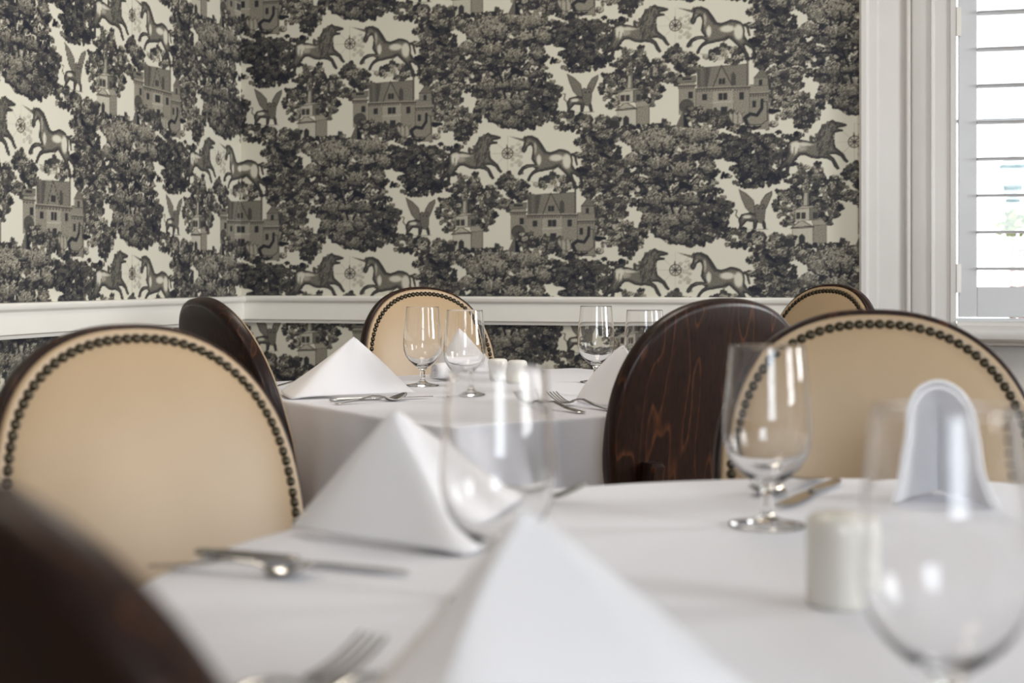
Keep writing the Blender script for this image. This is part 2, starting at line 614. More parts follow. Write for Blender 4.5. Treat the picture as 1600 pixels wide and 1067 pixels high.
# crowns in front, and the great tree below
mass(95, 960, 165, 110, 0.38, 0.12, seed=21)
mass(60, 1080, 120, 100, 0.32, 0.10, seed=22)
mass(310, 995, 120, 62, 0.42, 0.13, seed=23)
mass(150, 1230, 130, 150, 0.34, 0.11, seed=24)
mass(250, 1380, 110, 110, 0.36, 0.11, seed=26)
mass(640, 1090, 330, 140, 0.40, 0.12, seed=27)
mass(560, 1330, 300, 130, 0.36, 0.10, seed=28)
mass(590, 1540, 230, 150, 0.34, 0.10, seed=29)
mass(1040, 1100, 150, 110, 0.24, 0.08, seed=30)
mass(1075, 1260, 130, 120, 0.22, 0.07, seed=31)
mass(850, 1500, 105, 130, 0.25, 0.08, seed=32)
mass(810, 1650, 110, 70, 0.24, 0.08, seed=33)
mass(760, 890, 110, 70, 0.42, 0.13, seed=34)
mass(880, 920, 100, 60, 0.38, 0.12, seed=35)
mass(1000, 960, 70, 50, 0.32, 0.10, seed=36)
mass(500, 960, 60, 50, 0.36, 0.12, seed=37)
mass(600, 470, 50, 60, 0.36, 0.12, seed=38)
for i, (u, v, a, b_, t) in enumerate(((470, 990, 80, 48, .52), (620, 970, 85, 46, .54), (760, 1010, 90, 50, .52), (390, 1080, 85, 50, .48), (540, 1080, 95, 52, .54),
                                   (700, 1110, 95, 56, .56), (850, 1120, 80, 60, .50), (330, 1180, 80, 44, .46), (480, 1190, 90, 50, .52), (640, 1215, 80, 46, .50),
                                   (800, 1230, 62, 56, .46), (430, 1440, 80, 46, .48), (580, 1420, 80, 42, .50), (700, 1450, 66, 40, .42), (420, 1560, 80, 52, .50),
                                   (560, 1580, 95, 56, .54), (690, 1560, 66, 56, .46), (500, 1670, 70, 44, .42), (640, 1680, 80, 40, .42))):
    clump(u, v, a, b_, t, i)


def trunks(ou, ov):
    for L in ([(560, 1420), (540, 1370), (470, 1330), (380, 1325), (330, 1345)], [(540, 1370), (520, 1310), (540, 1270)], [(600, 1400), (640, 1350), (700, 1330), (740, 1290)],
              [(500, 1150), (515, 1110), (505, 1060)], [(560, 1160), (570, 1120), (590, 1100)], [(450, 1150), (440, 1110)], [(580, 1530), (570, 1490), (590, 1450)],
              [(620, 1530), (640, 1490)], [(540, 1530), (520, 1500), (500, 1490)], [(560, 1330), (640, 1310)]):
        line([(a + ou, b + ov) for a, b in L], 8, 4, 0.06)
    for a, b, r in ((600, 1135, 10), (535, 1135, 8), (350, 1370, 15), (430, 1365, 13), (610, 1505, 9), (555, 1500, 8), (680, 1340, 9)):
        disc(a + ou, b + ov, r, 0.92, 0.9)
    for a, b, r in ((640, 1345, 26), (690, 1362, 20), (665, 1350, 22)):
        disc(a + ou, b + ov, r, 0.06, 0.9)
    for a, b, c_, d_ in ((110, 1120, 165, 1148), (1185, 180, 1240, 222), (1205, 870, 1262, 872)):
        line([(a + ou, b + ov), (c_ + ou, d_ + ov)], 16, 8, 0.06)
    # little dark cone hut
    O = lambda L: [(a + ou, b + ov) for a, b in L]
    poly(O([(598, 950), (645, 842), (688, 960)]), lambda d, U, V: np.where(U - ou > 648, 0.06, 0.38))


both(trunks, 3)
mass(500, 1270, 70, 30, 0.30, 0.09, seed=51)
mass(640, 1160, 60, 26, 0.30, 0.09, seed=52)
mass(380, 1140, 55, 30, 0.32, 0.09, seed=53)
mass(760, 1170, 50, 32, 0.26, 0.08, seed=54)
mass(500, 1500, 70, 26, 0.30, 0.09, seed=55)
mass(640, 1640, 80, 34, 0.26, 0.08, seed=56)
mass(390, 1640, 60, 40, 0.30, 0.09, seed=57)


def swan(ou, ov):
    O = lambda L: [(a + ou, b + ov) for a, b in L]
    poly(O([(935, 885), (948, 862), (960, 880), (975, 858), (990, 882), (1008, 860), (1022, 884), (1040, 866), (1044, 905), (1036, 940), (1000, 958), (960, 940)]), lambda d, U, V: 0.70 - 0.35 * (d < 4) - 0.25 * (np.sin((U - ou - 990) * 0.22 / (1 + (V - ov - 860) * 0.002)) > 0.6))
    poly(O([(1048, 905), (1075, 885), (1110, 892), (1140, 850), (1150, 800), (1185, 806), (1190, 930), (1150, 960), (1080, 960), (1050, 940)]),
         lambda d, U, V: 0.62 - 0.3 * (d < 6) - 0.15 * np.sin(V * 0.3) ** 2)
    line(O([(1152, 795), (1150, 850), (1120, 895), (1075, 885), (1042, 910), (1055, 950)]), 9, 12, 0.10)
    line(O([(1060, 970), (1100, 985), (1140, 970)]), 9, 6, 0.10)


both(swan, 4)


def beast_shade(hi, ou, ov):
    def fn(d, U, V):
        t = 0.07 + 0.36 * np.clip((d - 3) / 22, 0, 1) ** 0.9
        for (cu, cv, ru, rv, g) in hi:
            e = ((U - cu - ou) / ru) ** 2 + ((V - cv - ov) / rv) ** 2
            t = t + 1.25 * g * np.clip(1.35 - e, 0, 1) * np.clip((d - 4) / 9, 0, 1)
        return np.clip(t - 0.07 * np.sin((U + V) * 0.35) * (t < 0.6), 0.08, 0.97)
    return fn


LION = [(460, 118), (480, 132), (515, 140), (548, 152), (548, 162), (520, 170), (495, 172), (500, 182), (525, 185), (525, 197), (495, 200), (470, 205), (462, 225), (470, 260),
        (480, 300), (500, 318), (530, 345), (545, 375), (560, 395), (548, 405), (530, 390), (510, 360), (480, 345), (440, 345), (470, 370), (485, 400), (505, 440), (490, 448),
        (470, 425), (455, 390), (430, 375), (395, 368), (370, 372), (330, 365), (290, 345), (262, 345), (240, 365), (215, 400), (195, 420), (190, 455), (200, 475), (185, 482),
        (165, 465), (170, 430), (178, 405), (150, 430), (150, 465), (158, 488), (140, 490), (128, 465), (130, 430), (140, 400), (165, 370), (180, 330), (175, 290), (178, 265),
        (200, 248), (240, 238), (290, 248), (340, 262), (365, 250), (355, 230), (370, 200), (395, 160), (430, 135)]
UNI = [(712, 160), (735, 150), (770, 155), (800, 170), (825, 200), (845, 240), (862, 262), (890, 270), (920, 262), (950, 250), (985, 255), (1015, 268), (1035, 290), (1042, 330),
       (1040, 360), (1060, 395), (1090, 420), (1108, 455), (1115, 500), (1108, 525), (1095, 520), (1098, 490), (1085, 450), (1060, 430), (1040, 425), (1050, 460), (1068, 490),
       (1062, 520), (1045, 525), (1040, 490), (1025, 455), (995, 425), (955, 385), (940, 372), (900, 390), (860, 395), (840, 400), (805, 405), (775, 420), (758, 440), (750, 465),
       (735, 470), (730, 455), (745, 425), (765, 400), (790, 382), (770, 368), (740, 372), (710, 385), (695, 410), (680, 425), (665, 415), (672, 395), (695, 365), (725, 350),
       (765, 348), (785, 352), (770, 330), (760, 310), (765, 285), (770, 250), (765, 225), (755, 215), (735, 225), (725, 255), (712, 268), (695, 260), (692, 240), (705, 215), (712, 185)]


def pair(ou, ov):
    O = lambda L: [(a + ou, b + ov) for a, b in L]
    # compass with faint rays and clouds
    cu, cv = 595 + ou, 268 + ov
    for k in range(8):
        a = PI / 8 + k * PI / 4 - PI / 8
        line([(cu + 40 * math.cos(a), cv + 40 * math.sin(a)), (cu + 125 * math.cos(a), cv + 125 * math.sin(a))], 1.3, 1.3, 0.5, 0.55)
    for k in range(26):
        disc(cu + rng.uniform(30, 95), cv + rng.uniform(-75, 85), rng.uniform(7, 16), rng.uniform(0.72, 0.86), 0.95)
    th = np.linspace(0, 2 * PI, 25)
    line([(cu + 37 * math.cos(t), cv + 37 * math.sin(t)) for t in th], 3, 3, 0.22)
    line([(cu + 24 * math.cos(t), cv + 24 * math.sin(t)) for t in th], 1.6, 1.6, 0.45)
    for k in range(8):
        a = k * PI / 4
        line([(cu, cv), (cu + 37 * math.cos(a), cv + 37 * math.sin(a))], 4.5, 1.5, 0.22)
    disc(cu, cv, 9, 0.2)
    line([(cu - 2, cv - 36), (cu - 4, cv - 60)], 6, 2, 0.22)
    # tail of the lion
    line(O([(182, 266), (150, 256), (132, 230), (113, 226), (108, 245), (120, 270), (142, 292), (144, 322), (134, 350)]), 7, 6, 0.25)
    line(O([(138, 335), (126, 365), (124, 392)]), 12, 6, 0.20)
    poly(O(LION), beast_shade(((225, 285, 30, 55, 0.45), (300, 270, 60, 16, 0.40), (265, 300, 40, 20, 0.2), (430, 380, 30, 10, 0.2)), ou, ov))
    # mane
    for k in range(150):
        a, b = rng.uniform(-1, 1), rng.uniform(-1, 1)
        if a * a + b * b > 1:
            continue
        u, v = 418 + a * 56 + b * -12 + ou, 240 + b * 112 + ov
        line([(u, v), (u - 6 + rng.uniform(-4, 4), v + 24)], 4, 2, rng.uniform(0.10, 0.45))
    for k in range(12):
        disc(322 + rng.uniform(0, 45) + ou, 235 + rng.uniform(-25, 25) + ov, 10, rng.uniform(0.22, 0.4))
    disc(478 + ou, 150 + ov, 6, 0.08)
    line(O([(495, 176), (545, 168)]), 3, 3, 0.9)
    line(O([(505, 160), (545, 158)]), 2, 2, 0.12)
    for L in ([(200, 280), (195, 320), (170, 375)], [(225, 290), (222, 330), (185, 400)], [(250, 300), (245, 345)]):
        line(O(L), 2.5, 2, 0.28)
    # unicorn
    poly(O([(605, 149), (716, 174), (712, 192)]), lambda d, U, V: 0.34 + 0.12 * np.sin(U * 0.5))
    line(O([(1040, 290), (1058, 300), (1066, 340), (1072, 362)]), 9, 6, 0.18)
    poly(O(UNI), beast_shade(((1005, 335, 32, 52, 0.55), (930, 310, 48, 24, 0.50), (812, 320, 17, 38, 0.48), (785, 240, 12, 45, 0.30), (730, 210, 10, 26, 0.2), (760, 362, 40, 8, 0.3)), ou, ov))
    line(O([(760, 158), (800, 178), (830, 220), (856, 262)]), 9, 7, 0.14)
    for k in range(14):
        t = k / 13
        u, v = 765 + 92 * t, 156 + 108 * t ** 1.2
        line([(u + ou, v + ov), (u - 12 + ou, v + 14 + ov)], 3, 2, 0.2)
    disc(730 + ou, 195 + ov, 5, 0.06)
    line(O([(705, 170), (716, 150)]), 5, 2, 0.25)
    line(O([(905, 395), (960, 360), (985, 400)]), 3, 2, 0.25)
    line(O([(760, 470), (835, 482)]), 2, 1, 0.45)
    # winged beast left of the chapel
    g = lambda L: [(595 + (a - 982) * 1.959 + ou, 268 + (b - 548) * 1.959 + ov) for a, b in L]
    feather = lambda d, U, V: 0.44 - 0.2 * (d < 5) + 0.12 * np.sin((U - V) * 0.45)
    poly(g([(613, 695), (640, 712), (662, 735), (673, 785), (655, 782), (635, 760), (622, 728)]), feather)
    poly(g([(722, 704), (722, 718), (705, 760), (690, 785), (677, 775), (685, 740), (700, 716)]), feather)
    poly(g([(612, 800), (622, 782), (650, 776), (668, 780), (690, 788), (700, 812), (703, 832), (694, 834), (688, 812), (676, 806), (670, 832), (660, 834), (660, 808),
            (640, 806), (626, 822), (622, 834), (612, 834), (616, 818)]), beast_shade(((595 + (640 - 982) * 1.959, 268 + (790 - 548) * 1.959, 30, 14, 0.45),), ou, ov))
    poly(g([(664, 756), (672, 748), (684, 753), (694, 748), (701, 762), (698, 800), (690, 814), (678, 812), (668, 798)]), lambda d, U, V: 0.40 - 0.2 * (d < 4) + 0.08 * np.sin(V * 0.5))
    for a, b in g([(678, 764), (691, 764)]):
        disc(a, b, 6, 0.08)
    line(g([(613, 795), (604, 785), (608, 768), (600, 766)]), 4, 3, 0.3)
    line(g([(606, 836), (708, 834)]), 2, 2, 0.5)
    # tufts of grass under the pair
    for (a, b, n_) in ((575, 430, 16), (325, 500, 10)):
        for k in range(n_):
            disc(a + rng.uniform(-26, 26) + ou, b + rng.uniform(-20, 16) + ov, 8, rng.uniform(0.2, 0.5))


both(pair, 6)
# paper shows a faint mottling
yy, xx = np.mgrid[0:CH, 0:CW]
ink = np.clip(ink, 0, 1)
# slight softness of the print
for ax in (0, 1):
    ink = 0.6 * ink + 0.2 * np.roll(ink, 1, ax) + 0.2 * np.roll(ink, -1, ax)


def sample_print(u_m, v_m, per_u, per_v):
    """u right, v down, in metres from the centre of a compass"""
    U = ((u_m / per_u * RU + 595.0) / 2.0) % CW
    V = ((v_m / per_v * RV + 268.0) / 2.0) % CH
    i0, j0 = np.floor(V).astype(int), np.floor(U).astype(int)
    fv, fu = V - i0, U - j0
    i0 %= CH
    j0 %= CW
    i1, j1 = (i0 + 1) % CH, (j0 + 1) % CW
    return (ink[i0, j0] * (1 - fv) * (1 - fu) + ink[i0, j1] * (1 - fv) * fu + ink[i1, j0] * fv * (1 - fu) + ink[i1, j1] * fv * fu)


def spaced(a, b, step, dense=None, coarse=0.03):
    if dense is None:
        return np.linspace(a, b, int(round((b - a) / step)) + 1)
    d0, d1 = dense
    out = []
    if d0 > a:
        out.append(np.linspace(a, d0, max(2, int((d0 - a) / coarse) + 1))[:-1])
    out.append(np.linspace(d0, d1, int(round((d1 - d0) / step)) + 1))
    if d1 < b:
        out.append(np.linspace(d1, b, max(2, int((b - d1) / coarse) + 1))[1:])
    return np.concatenate(out)


BACK_Y, LEFT_X, RIGHT_X, REAR_Y, CEIL = 4.40, -2.164, 2.70, -1.90, 2.85


def papered_wall(name, hs, zs, place, prt, extra):
    """papered sheet plus plain box pieces, one mesh; extra = list of boxes (material 1)"""
    nh, nz = len(hs), len(zs)
    H, Z = np.meshgrid(hs, zs)
    co = place(H.ravel(), Z.ravel())
    base = nh * nz
    idx = np.arange(base).reshape(nz, nh)
    quads = np.stack([idx[:-1, :-1], idx[:-1, 1:], idx[1:, 1:], idx[1:, :-1]], -1).reshape(-1, 4)
    mb = MB()
    for e in extra:
        mb.box(*e)
    ev = np.array(mb.v) if mb.v else np.zeros((0, 3))
    ef = np.array(mb.f) + base if mb.f else np.zeros((0, 4), int)
    V = np.concatenate([co, ev])
    F = np.concatenate([quads, ef]).astype(np.int32)
    me = bpy.data.meshes.new(name)
    me.vertices.add(len(V))
    me.vertices.foreach_set('co', V.astype(np.float32).ravel())
    me.loops.add(F.size)
    me.loops.foreach_set('vertex_index', F.ravel())
    me.polygons.add(len(F))
    me.polygons.foreach_set('loop_start', np.arange(0, F.size, 4, dtype=np.int32))
    me.materials.append(M['paper'])
    me.materials.append(M['plaster'])
    mi = np.zeros(len(F), np.int32)
    mi[len(quads):] = 1
    me.polygons.foreach_set('material_index', mi)
    me.update(calc_edges=True)
    a = me.attributes.new('print', 'FLOAT', 'POINT')
    a.data.foreach_set('value', np.concatenate([prt(H.ravel(), Z.ravel()), np.ones(len(ev))]).astype(np.float32))
    o = bpy.data.objects.new(name, me)
    COL.objects.link(o)
    return o


# ------------------------------------------------------------------ room shell
WX0, WX1, WZ0, WZ1 = 0.149, 1.30, 0.862, 2.45         # window opening in the back wall
zs = spaced(0.0, CEIL, 0.0027, (0.60, 1.98), 0.008)
xs = spaced(LEFT_X, -0.10, 0.0027)
wb = papered_wall('wall_back', xs, zs,
                  lambda h, z: np.stack([h, np.full_like(h, BACK_Y), z], 1),
                  lambda h, z: sample_print(h + 1.769, 1.764 + 0.0092 * (h + 1.769) - z, 1.084, 0.761),
                  [(LEFT_X - 0.15, -0.10, BACK_Y + 0.004, BACK_Y + 0.30, 0, CEIL), (-0.10, 0.09, BACK_Y, BACK_Y + 0.30, 0, CEIL),
                   (0.09, 1.36, BACK_Y, BACK_Y + 0.30, 0, 0.815), (0.09, 1.36, BACK_Y, BACK_Y + 0.30, WZ1, CEIL), (1.36, RIGHT_X + 0.2, BACK_Y, BACK_Y + 0.30, 0, CEIL)])
struct(wb, 'back wall papered with a dark toile of lions, unicorns and trees, plain around the window', 'wall')
ys = spaced(REAR_Y, BACK_Y, 0.005, (2.55, BACK_Y), 0.010)
wl = papered_wall('wall_left', ys, zs,
                  lambda h, z: np.stack([np.full_like(h, LEFT_X), h, z], 1),
                  lambda h, z: sample_print(h - 3.695, 1.752 - z, 1.083, 0.751),
                  [(LEFT_X - 0.15, LEFT_X - 0.004, REAR_Y, BACK_Y + 0.004, 0, CEIL)])
struct(wl, 'left wall with the same toile paper meeting the back wall in the corner', 'wall')

mb = MB()
for y0, y1, z0, z1 in ((REAR_Y - .1, 0.0, 0, CEIL), (1.00, 2.4, 0, CEIL), (3.4, BACK_Y, 0, CEIL), (0.0, 1.00, 0, 0.95), (2.4, 3.4, 0, 0.95), (0.0, 1.00, 2.45, CEIL), (2.4, 3.4, 2.45, CEIL)):
    mb.box(RIGHT_X, RIGHT_X + 0.2, y0, y1, z0, z1)
struct(mb.build('wall_right', M['plaster']), 'plain right wall with two tall windows', 'wall')
mb = MB()
for x0, x1, z0, z1 in ((LEFT_X - .15, 0.35, 0, CEIL), (1.85, RIGHT_X + .2, 0, CEIL), (0.35, 1.85, 0, 0.85), (0.35, 1.85, 2.45, CEIL)):
    mb.box(x0, x1, REAR_Y - 0.2, REAR_Y, z0, z1)
struct(mb.build('wall_rear', M['plaster']), 'plain rear wall with one window', 'wall')
mb = MB()
mb.box(LEFT_X - .15, RIGHT_X + .2, REAR_Y - .2, BACK_Y + .3, -0.1, 0)
struct(mb.build('floor', M['floor']), 'brown boarded floor', 'floor')
mb = MB()
mb.box(LEFT_X - .15, RIGHT_X + .2, REAR_Y - .2, BACK_Y + .3, CEIL, CEIL + 0.1)
struct(mb.build('ceiling', M['ceiling']), 'white plaster ceiling', 'ceiling')

# chair rails
RAIL = [(0.000, 0.838), (0.012, 0.838), (0.014, 0.846), (0.021, 0.850), (0.021, 0.905), (0.024, 0.909), (0.030, 0.912), (0.033, 0.918), (0.033, 0.924), (0.029, 0.928), (0.000, 0.929)]
mb = MB()
mb.extrude_profile(RAIL, lambda t, p: (t, BACK_Y - p[0], p[1]), LEFT_X, -0.128)
struct(mb.build('trim_1', M['paint'], smooth=30), 'white chair rail along the back wall', 'chair rail')
mb = MB()
mb.extrude_profile(RAIL, lambda t, p: (LEFT_X + p[0], t, p[1] - 0.002), REAR_Y, BACK_Y)
struct(mb.build('trim_2', M['paint'], smooth=30), 'white chair rail along the left wall', 'chair rail')
BASE = [(0, 0), (0.018, 0), (0.018, 0.14), (0.012, 0.16), (0.004, 0.17), (0, 0.17)]
mb = MB()
mb.extrude_profile(BASE, lambda t, p: (t, BACK_Y - p[0], p[1]), LEFT_X, -0.128)
mb.extrude_profile(BASE, lambda t, p: (t, BACK_Y - p[0], p[1]), WX1 + .28, RIGHT_X)
struct(mb.build('baseboard_back', M['paint']), 'white baseboard of the back wall', 'baseboard')
mb = MB()
mb.extrude_profile(BASE, lambda t, p: (LEFT_X + p[0], t, p[1]), REAR_Y, BACK_Y)
struct(mb.build('baseboard_left', M['paint']), 'white baseboard of the left wall', 'baseboard')

# window casing, moulded, running down both sides
CAS = [(-0.128, 0.0), (-0.128, 0.030), (-0.122, 0.038), (-0.108, 0.038), (-0.102, 0.030), (-0.100, 0.027), (-0.077, 0.026), (-0.073, 0.020), (-0.071, 0.014), (-0.020, 0.012),
       (-0.006, 0.009), (0.003, 0.003), (0.006, 0.016), (0.010, 0.021), (0.016, 0.021), (0.019, 0.017), (0.021, 0.010), (0.025, 0.018), (0.030, 0.020), (0.076, 0.020),
       (0.0775, 0.027), (0.0810, 0.027), (0.0890, 0.018), (0.130, 0.018), (0.133, 0.024), (0.149, 0.024), (0.149, -0.06)]
mb = MB()
mb.extrude_profile(CAS, lambda t, p: (p[0], BACK_Y - p[1], t), 0.0, CEIL)
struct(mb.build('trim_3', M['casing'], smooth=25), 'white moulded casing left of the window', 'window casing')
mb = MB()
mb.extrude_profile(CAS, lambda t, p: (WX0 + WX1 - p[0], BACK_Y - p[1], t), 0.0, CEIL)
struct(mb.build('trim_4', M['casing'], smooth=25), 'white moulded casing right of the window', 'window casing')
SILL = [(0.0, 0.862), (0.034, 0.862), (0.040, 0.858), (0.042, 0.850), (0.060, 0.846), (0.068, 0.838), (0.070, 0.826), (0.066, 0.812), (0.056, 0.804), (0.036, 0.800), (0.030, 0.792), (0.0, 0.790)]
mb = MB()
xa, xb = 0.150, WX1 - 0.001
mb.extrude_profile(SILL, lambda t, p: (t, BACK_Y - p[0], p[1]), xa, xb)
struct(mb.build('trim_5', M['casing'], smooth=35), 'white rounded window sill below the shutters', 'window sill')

# window with plantation shutters
win1 = empty('window_1', (0, BACK_Y, 0))
struct(win1, 'bright window at the right with open white plantation shutters', 'window')
mb = MB()
for x0, x1, z0, z1 in ((0.09, 0.14, 0.815, WZ1), (1.31, 1.36, 0.815, WZ1), (0.14, 1.31, 0.815, 0.85), (0.14, 1.31, WZ1 - .04, WZ1), (0.14, 1.31, 1.462, 1.470)):
    mb.box(x0, x1, 0.13, 0.17, z0, z1)
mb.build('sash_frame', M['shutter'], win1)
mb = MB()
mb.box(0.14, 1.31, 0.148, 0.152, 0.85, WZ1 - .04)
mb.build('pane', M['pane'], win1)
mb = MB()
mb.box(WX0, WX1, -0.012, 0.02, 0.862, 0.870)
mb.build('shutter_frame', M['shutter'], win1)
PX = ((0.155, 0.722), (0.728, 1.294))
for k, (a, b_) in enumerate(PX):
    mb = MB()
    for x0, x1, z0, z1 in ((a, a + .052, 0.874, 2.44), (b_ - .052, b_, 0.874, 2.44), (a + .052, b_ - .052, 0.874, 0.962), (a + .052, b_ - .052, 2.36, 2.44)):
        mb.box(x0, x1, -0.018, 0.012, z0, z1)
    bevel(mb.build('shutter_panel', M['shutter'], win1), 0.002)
    for i in range(13):
        z = 1.016 + 0.1072 * i
        if z > 2.34:
            break
        pts = []
        for q in range(16):
            an = 2 * PI * q / 16
            pts.append((0.031 * math.cos(an), 0.0042 * math.sin(an)))
        mb = MB()
        tl = math.radians(-2.0)
        mb.loops([[(x, -0.004 + p * math.cos(tl) - r * math.sin(tl), z + p * math.sin(tl) + r * math.cos(tl)) for p, r in pts] for x in (a + .053, b_ - .053)], True, True, True)
        mb.build('louver', M['shutter'], win1, smooth=50)
for z0 in (0.945, 1.70):
    mb = MB()
    mb.box(0.143, 0.163, -0.021, -0.017, z0, z0 + .085)
    mb.box(0.150, 0.156, -0.026, -0.020, z0, z0 + .085)
    mb.build('hinge', M['ceramic'], win1)

# what stands outside the window
mb = MB()
mb.box(-8, 12, BACK_Y + .3, 22, -0.45, -0.35)
struct(mb.build('ground', M['pave']), 'pale sunlit paving outside the window', 'ground')
t = empty('garden_lantern', (0.65, 9.3, -0.35))
tag(t, 'blue-green post lantern outside the window', 'lantern')
mb = MB()
mb.lathe([(0.07, 0), (0.05, 0.1), (0.024, 0.2), (0.024, 1.78), (0.05, 1.81), (0.03, 1.84)], 16)
mb.build('post', M['lantern'], t, smooth=40)
mb = MB()
mb.lathe([(0.05, 1.84), (0.075, 2.00), (0.09, 2.01), (0.05, 2.07), (0.012, 2.10), (0.008, 2.13)], 6)
mb.build('lamp_head', M['lantern'], t)
t = empty('brick_pillar', (0.82, 8.6, -0.35))
tag(t, 'pinkish brick gate pillar outside the window below the lantern', 'pillar')
mb = MB()
mb.box(-.18, .18, -.18, .18, 0, 1.50)
mb.build('shaft', M['brick'], t)
mb = MB()
mb.box(-.22, .22, -.22, .22, 1.50, 1.56)
mb.build('cap', M['pave'], t)
t = empty('shrub', (0.53, 7.6, -0.35))
tag(t, 'yellow-green shrub outside the window left of the brick pillar', 'shrub')
mb = MB()
r3 = random.Random(4)
for k in range(150):
    a, b_, q = r3.uniform(0, 2 * PI), r3.uniform(-1, 1), r3.uniform(.3, 1)
    c = Vector((math.cos(a) * .08 * q * math.sqrt(1 - b_ * b_), math.sin(a) * .08 * q * math.sqrt(1 - b_ * b_), 1.60 + b_ * .08 * q))
    d = Vector((r3.uniform(-1, 1), r3.uniform(-1, 1), r3.uniform(-.4, 1))).normalized()
    e = d.cross(Vector((.3, .5, .8))).normalized()
    mb.add([c, c + d * .025 + e * .012, c + d * .055, c + d * .025 - e * .012], [(0, 1, 2, 3)])
mb.build('foliage', M['leaf'], t)
mb = MB()
mb.lathe([(0.03, 0), (0.02, 0.7), (0.010, 1.58)], 8)
mb.build('stem', M['brick'], t)

# other windows of the room
def plain_window(name, axis, label):
    r = empty(name)
    struct(r, label, 'window')
    if axis == 'x0':
        f = lambda u, d, z: (RIGHT_X + 0.10 + d, u, z)
        u0, u1 = 2.4, 3.4
    elif axis == 'x1':
        f = lambda u, d, z: (RIGHT_X + 0.10 + d, u, z)
        u0, u1 = 0.0, 1.00
    else:
        f = lambda u, d, z: (u, REAR_Y - 0.10 + d, z)
        u0, u1 = 0.35, 1.85
    m1, m2 = MB(), MB()

    def bx(mm, a, b2, c, d2, th):
        vs = [f(u, dd, z) for z in (c, d2) for u, dd in ((a, -th), (b2, -th), (b2, th), (a, th))]
        mm.add(vs, [(0, 3, 2, 1), (4, 5, 6, 7), (0, 1, 5, 4), (1, 2, 6, 5), (2, 3, 7, 6), (3, 0, 4, 7)])
    um = (u0 + u1) / 2
    zb = 0.85 if axis == 'y' else 0.95
    for a, b2, c, d2 in ((u0, u0 + .05, zb, 2.45), (u1 - .05, u1, zb, 2.45), (u0 + .05, u1 - .05, zb, zb + .06), (u0 + .05, u1 - .05, 2.39, 2.45), (um - .015, um + .015, zb + .06, 2.39), (u0 + .05, um - .015, 1.63, 1.66), (um + .015, u1 - .05, 1.63, 1.66)):
        bx(m1, a, b2, c, d2, .02)
    m1.build('window_frame', M['shutter'], r)
    bx(m2, u0 + .05, u1 - .05, zb + .06, 2.39, .002)
    m2.build('pane', M['pane'], r)


plain_window('window_2', 'x0', 'tall window of the right wall nearer the corner')
plain_window('window_3', 'x1', 'tall window of the right wall nearer the viewer')
plain_window('window_4', 'y', 'window of the rear wall')


# ------------------------------------------------------------------ chairs
NSEG = 112
OA, OB, OE = 0.215, 0.232, 2.3


def oval(s, k, n=NSEG):
    t = 2 * PI * k / n
    c, d = math.cos(t), math.sin(t)
    return ((OA - s) * math.copysign(abs(c) ** (2 / OE), c), (OB - s) * math.copysign(abs(d) ** (2 / OE), d))


nail_mesh = None


def nail_data():
    global nail_mesh
    if nail_mesh is None:
        mb = MB()
        prof = [(0.0066, -0.001), (0.0066, 0.0005), (0.0062, 0.0022), (0.0048, 0.0038), (0.0027, 0.0048), (0.0006, 0.0051)]
        mb.lathe(prof, 12)
        o = mb.build('nail_head', M['nail'], None, smooth=60)
        nail_mesh = o.data
        bpy.data.objects.remove(o)
    return nail_mesh


